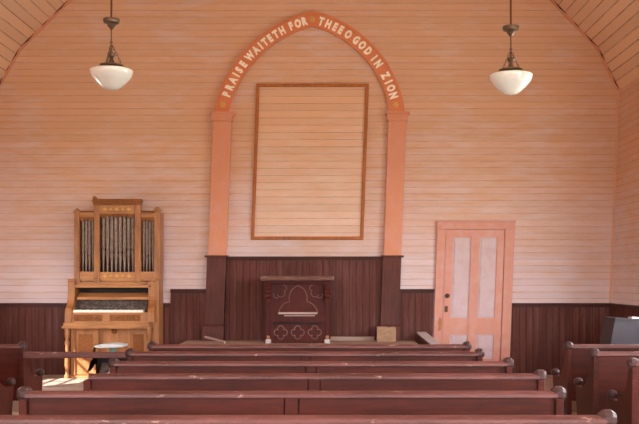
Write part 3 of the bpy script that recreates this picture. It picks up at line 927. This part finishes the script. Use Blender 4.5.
# carved outlines
YC = YP + .027
def line(bm, pts2, r=.0055, closed=False):
    tube(bm, [(qx(x), YC, qz(y)) for x, y in pts2], r, 6, closed)
def arc(cx_, cy_, r, a0, a1, n=10):
    return [(cx_ + r * math.cos(math.radians(a0 + (a1 - a0) * k / n)), cy_ - r * math.sin(math.radians(a0 + (a1 - a0) * k / n))) for k in range(n + 1)]
bm = new()
tr_l = [(278.6, 313)] + [(280, 308.5), (283, 304.5), (287, 302.2), (289.3, 301.6), (289.0, 298), (289.8, 293.5), (292, 289.5), (295, 287), (298, 285.6)]
tr_r = [(596 - x, y) for x, y in tr_l[::-1]]
line(bm, tr_l + [(x + 0.2, y) for x, y in tr_r[1:]])
for mx_ in (1, -1):
    f = (lambda x: x) if mx_ == 1 else (lambda x: 596 - x)
    line(bm, [(f(x), y) for x, y in arc(281, 293, 4.0, 200, 400)], .004)
    line(bm, [(f(x), y) for x, y in arc(276.5, 295, 3.0, 150, 330)], .004)
    line(bm, [(f(x), y) for x, y in arc(283.5, 288, 3.0, -60, 110)], .004)
tag(obj('trefoil_carving', bm, M_carve, body), 'pale carved trefoil outline')
bm = new(); box(bm, qx(278.4), qx(317.4), YP + .000, YP + .03, qz(314.2), qz(312.2), .003); box(bm, qx(284), qx(315), YP + .012, YP + .03, qz(316.2), qz(315.2), .002)
tag(obj('ledge', bm, M_ledge, body), 'pale narrow ledge')
for cxq in (280.7, 297.7, 314.7):
    bm = new()
    P = []
    for k in range(4):
        a = 90 * k
        c_ = (cxq + 3.4 * math.cos(math.radians(a)), 332.5 - 3.4 * math.sin(math.radians(a)))
        P += arc(c_[0], c_[1], 3.2, a - 110, a + 110, 10)
    line(bm, P, .0055, True)
    tag(obj('quatrefoil_carving', bm, M_carve, body), 'carved quatrefoil')
bm = new()
for cxq in (280.7, 297.7, 314.7):
    prism(bm, [(qx(x), qz(y)) for x, y in ((cxq - 7, 323), (cxq, 321.8), (cxq + 7, 323), (cxq + 7, 324.6), (cxq, 323.4), (cxq - 7, 324.6))][::-1], 'y', YP + .012, YP + .03)
obj('drapery_moulding', bm, M_black, body)

# ------------------------------------------------------------------ small things on the platform
bm = new()
xa, xb = (377 - CX) / 80, (396 - CX) / 80
prism(bm, [(xa, PZ), (xb, PZ), (xb + .002, PZ + .175), (xb - .03, PZ + .185), (xb - .08, PZ + .172), (xb - .14, PZ + .186), (xa + .03, PZ + .176), (xa, PZ + .184)], 'y', -.27, -.135, .004)
tag(obj('wooden_block', bm, M_crate), 'pale split block of wood at the foot of the right pilaster', 'wood block')
bm = new(); tube(bm, [(-1.60, -.19, PZ + .052), (-1.42, -.40, PZ + .032), (-1.30, -.62, PZ + .017)], .015)
tag(obj('stick', bm, M_stick), 'weathered stick lying askew beside the left pilaster plinth', 'stick')
bm = new(); box(bm, -0.02, .54, -.085, -.045, PZ, PZ + .032, .004)
box(bm, -0.02, .54, -.09, -.045, PZ + .032, PZ + .05, .004)
tag(obj('board_strip', bm, M_stick), 'narrow pale board lying along the wall between pulpit and wooden block', 'board')
# sloping grey-topped bench end beside the raised platform
bm = new()
prism(bm, [(-1.30, .58), (-1.30, .595), (-.13, .755), (-.13, .735)], 'x', 1.075, 1.19)
for v in bm.verts:
    v.co.x += 0.14 * (-v.co.y - .13)
rt = thing('stair_cheek', (1.25, -.7, DZ), 'grey sloping stair side board between the platform and the pink door', 'stair side')
obj('sloping_cap', bm, M_greyd, rt)
bm = new()
prism(bm, [(-1.28, DZ), (-1.28, .579), (-.14, .735), (-.14, DZ)], 'x', 1.08, 1.18)
for v in bm.verts: v.co.x += 0.14 * (-v.co.y - .13)
obj('side_board', bm, M_dark, rt)

# grey cabinet at the right wall, paper on it
gm = 98.0
gx = lambda x: (x - CX) / gm
gz = lambda y: EYE + (CY - y) / gm
YG = -D + F / gm
cab = thing('cabinet', (3.1, YG + .2, 0), 'grey leaning cabinet behind the front right pew, near the corner', 'cabinet')
bm = new()
xl, xr = gx(599), 3.42
prism(bm, [(gx(596), .0), (xr, .0), (xr, gz(321)), (gx(617), gz(318.2)), (gx(615), gz(319.4))], 'y', YG, YG + .38, .006)
obj('body', bm, M_grey, cab)
bm = new(); prism(bm, [(gx(615), gz(318.2)), (xr + .01, gz(321)), (xr + .01, gz(322.3)), (gx(614.6), gz(319.6))][::-1], 'y', YG - .012, YG + .39)
obj('top', bm, M_grey, cab)
ys = YG + .03
bm = new(); slope = lambda x: gz(317.9) + (gz(320.7) - gz(318.2)) * (x - gx(606)) / (xr + .01 - gx(606))
prism(bm, [(gx(633), slope(gx(633)) + .002), (gx(645), slope(gx(645)) + .002), (gx(645), slope(gx(645)) + .016), (gx(633), slope(gx(633)) + .018)], 'y', YG + .02, YG + .16)
tag(obj('paper_stack', bm, M_paper), 'small stack of white paper on the grey cabinet, at the right edge', 'papers')

# ------------------------------------------------------------------ pendant lamps
LM = 943.0 / 8.0
YLAMP = -D + 8.0
def lamp(xp, y_shift, label, flip, up=0.0):
    X = (xp - CX) / LM
    lz = lambda y: EYE + (CY - (y + y_shift)) / LM
    top = ceil_z(X - 0.12) - .01
    r = thing('pendant_lamp', (X, YLAMP, lz(90)), label, 'lamp', 'milk glass pendant lamps')
    bm = new(); lathe(bm, [(.0, 0), (.06, 0), (.075, -.02), (.05, -.06), (.02, -.08), (.0, -.08)], (X, YLAMP, top), 'z', 18)
    obj('ceiling_canopy', bm, M_brz, r, smooth=True)
    bm = new(); lathe(bm, [(.0085, 0), (.0085, top - .07 - lz(19 + up))], (X, YLAMP, lz(19 + up)), 'z', 10)
    obj('rod', bm, M_rod, r, smooth=True)
    def prof(pts3): return [(a / LM, lz(b + (up if b < 50 else 0)) - lz(30)) for a, b in pts3]
    bm = new(); lathe(bm, prof([(0, 30), (1.2, 29.5), (1.8, 28.5), (3.2, 27), (4.2, 25.4), (4.0, 24.6), (7.6, 23), (8.4, 20.6), (8.2, 19.2), (7.6, 19.4), (6.8, 21), (2, 21.5), (1.4, 18), (0, 18)]), (X, YLAMP, lz(30)), 'z', 20)
    obj('socket_cup', bm, M_brz, r, smooth=True)
    bm = new(); lathe(bm, [(.006, 0), (.006, lz(29.8) - lz(42))], (X, YLAMP, lz(42 + up)), 'z', 8)
    lathe(bm, prof([(0, 43.5), (1.2, 43), (1.6, 42), (1.0, 41), (0, 40.6)]), (X, YLAMP, lz(30)), 'z', 10)
    obj('stem', bm, M_brz, r, smooth=True)
    # three little chains from the stem to the fitter
    for k in range(3):
        a = 2 * PI * k / 3 + (0.3 if flip else 2.4)
        p0 = Vector((X, YLAMP, lz(43 + up))); p1 = Vector((X + .086 * math.cos(a), YLAMP + .086 * math.sin(a), lz(64.4)))
        bm = new(); n = 7
        for i in range(n):
            c = p0.lerp(p1, (i + .5) / n); d = (p1 - p0).normalized(); w_ = Vector((0, 1, 0)).cross(d).normalized() if i % 2 else Vector((0, 1, 0))
            hl = (p1 - p0).length / n * .62
            tube(bm, [c + d * hl * math.cos(2 * PI * q / 10) + w_ * .007 * math.sin(2 * PI * q / 10) for q in range(10)], .0026, 5, True)
        obj('chain', bm, M_brz, r)
    bm = new(); lathe(bm, prof([(0, 58.5), (1.5, 58.4), (3.0, 56.5), (3.8, 55.4), (3.8, 53.6), (3.2, 53), (1.0, 52.6), (0.8, 44), (0, 44)]), (X, YLAMP, lz(30)), 'z', 16)
    obj('switch_housing', bm, M_brz, r, smooth=True)
    bm = new(); lathe(bm, prof([(0, 69.7), (8, 69.7), (7, 66.4), (11.8, 66.0), (11.8, 65.0), (6, 64.2), (3, 62.0), (1.5, 58.2), (0, 58.2)]), (X, YLAMP, lz(30)), 'z', 24)
    obj('fitter_plate', bm, M_brz, r, smooth=True)
    bm = new(); lathe(bm, prof([(0, 69.6), (9, 69.6), (17, 69.6), (20.4, 69.8), (21.4, 70.6), (21.4, 72.6), (20.4, 75.4), (18.6, 78.6), (17.6, 79.6), (13.6, 83.8), (12.8, 84.4), (9.6, 87.4), (6, 89.4), (0, 90)]), (X, YLAMP, lz(30)), 'z', 32)
    tag(obj('glass_shade', bm, M_milk, r, smooth=True), 'white milk glass bowl')
lamp(111.4, 0, 'left one of two pendant lamps with a white glass bowl, above the organ', False)
lamp(510.8, 4.6, 'right one of two pendant lamps with a white glass bowl, above the pink door', True, 2.6)
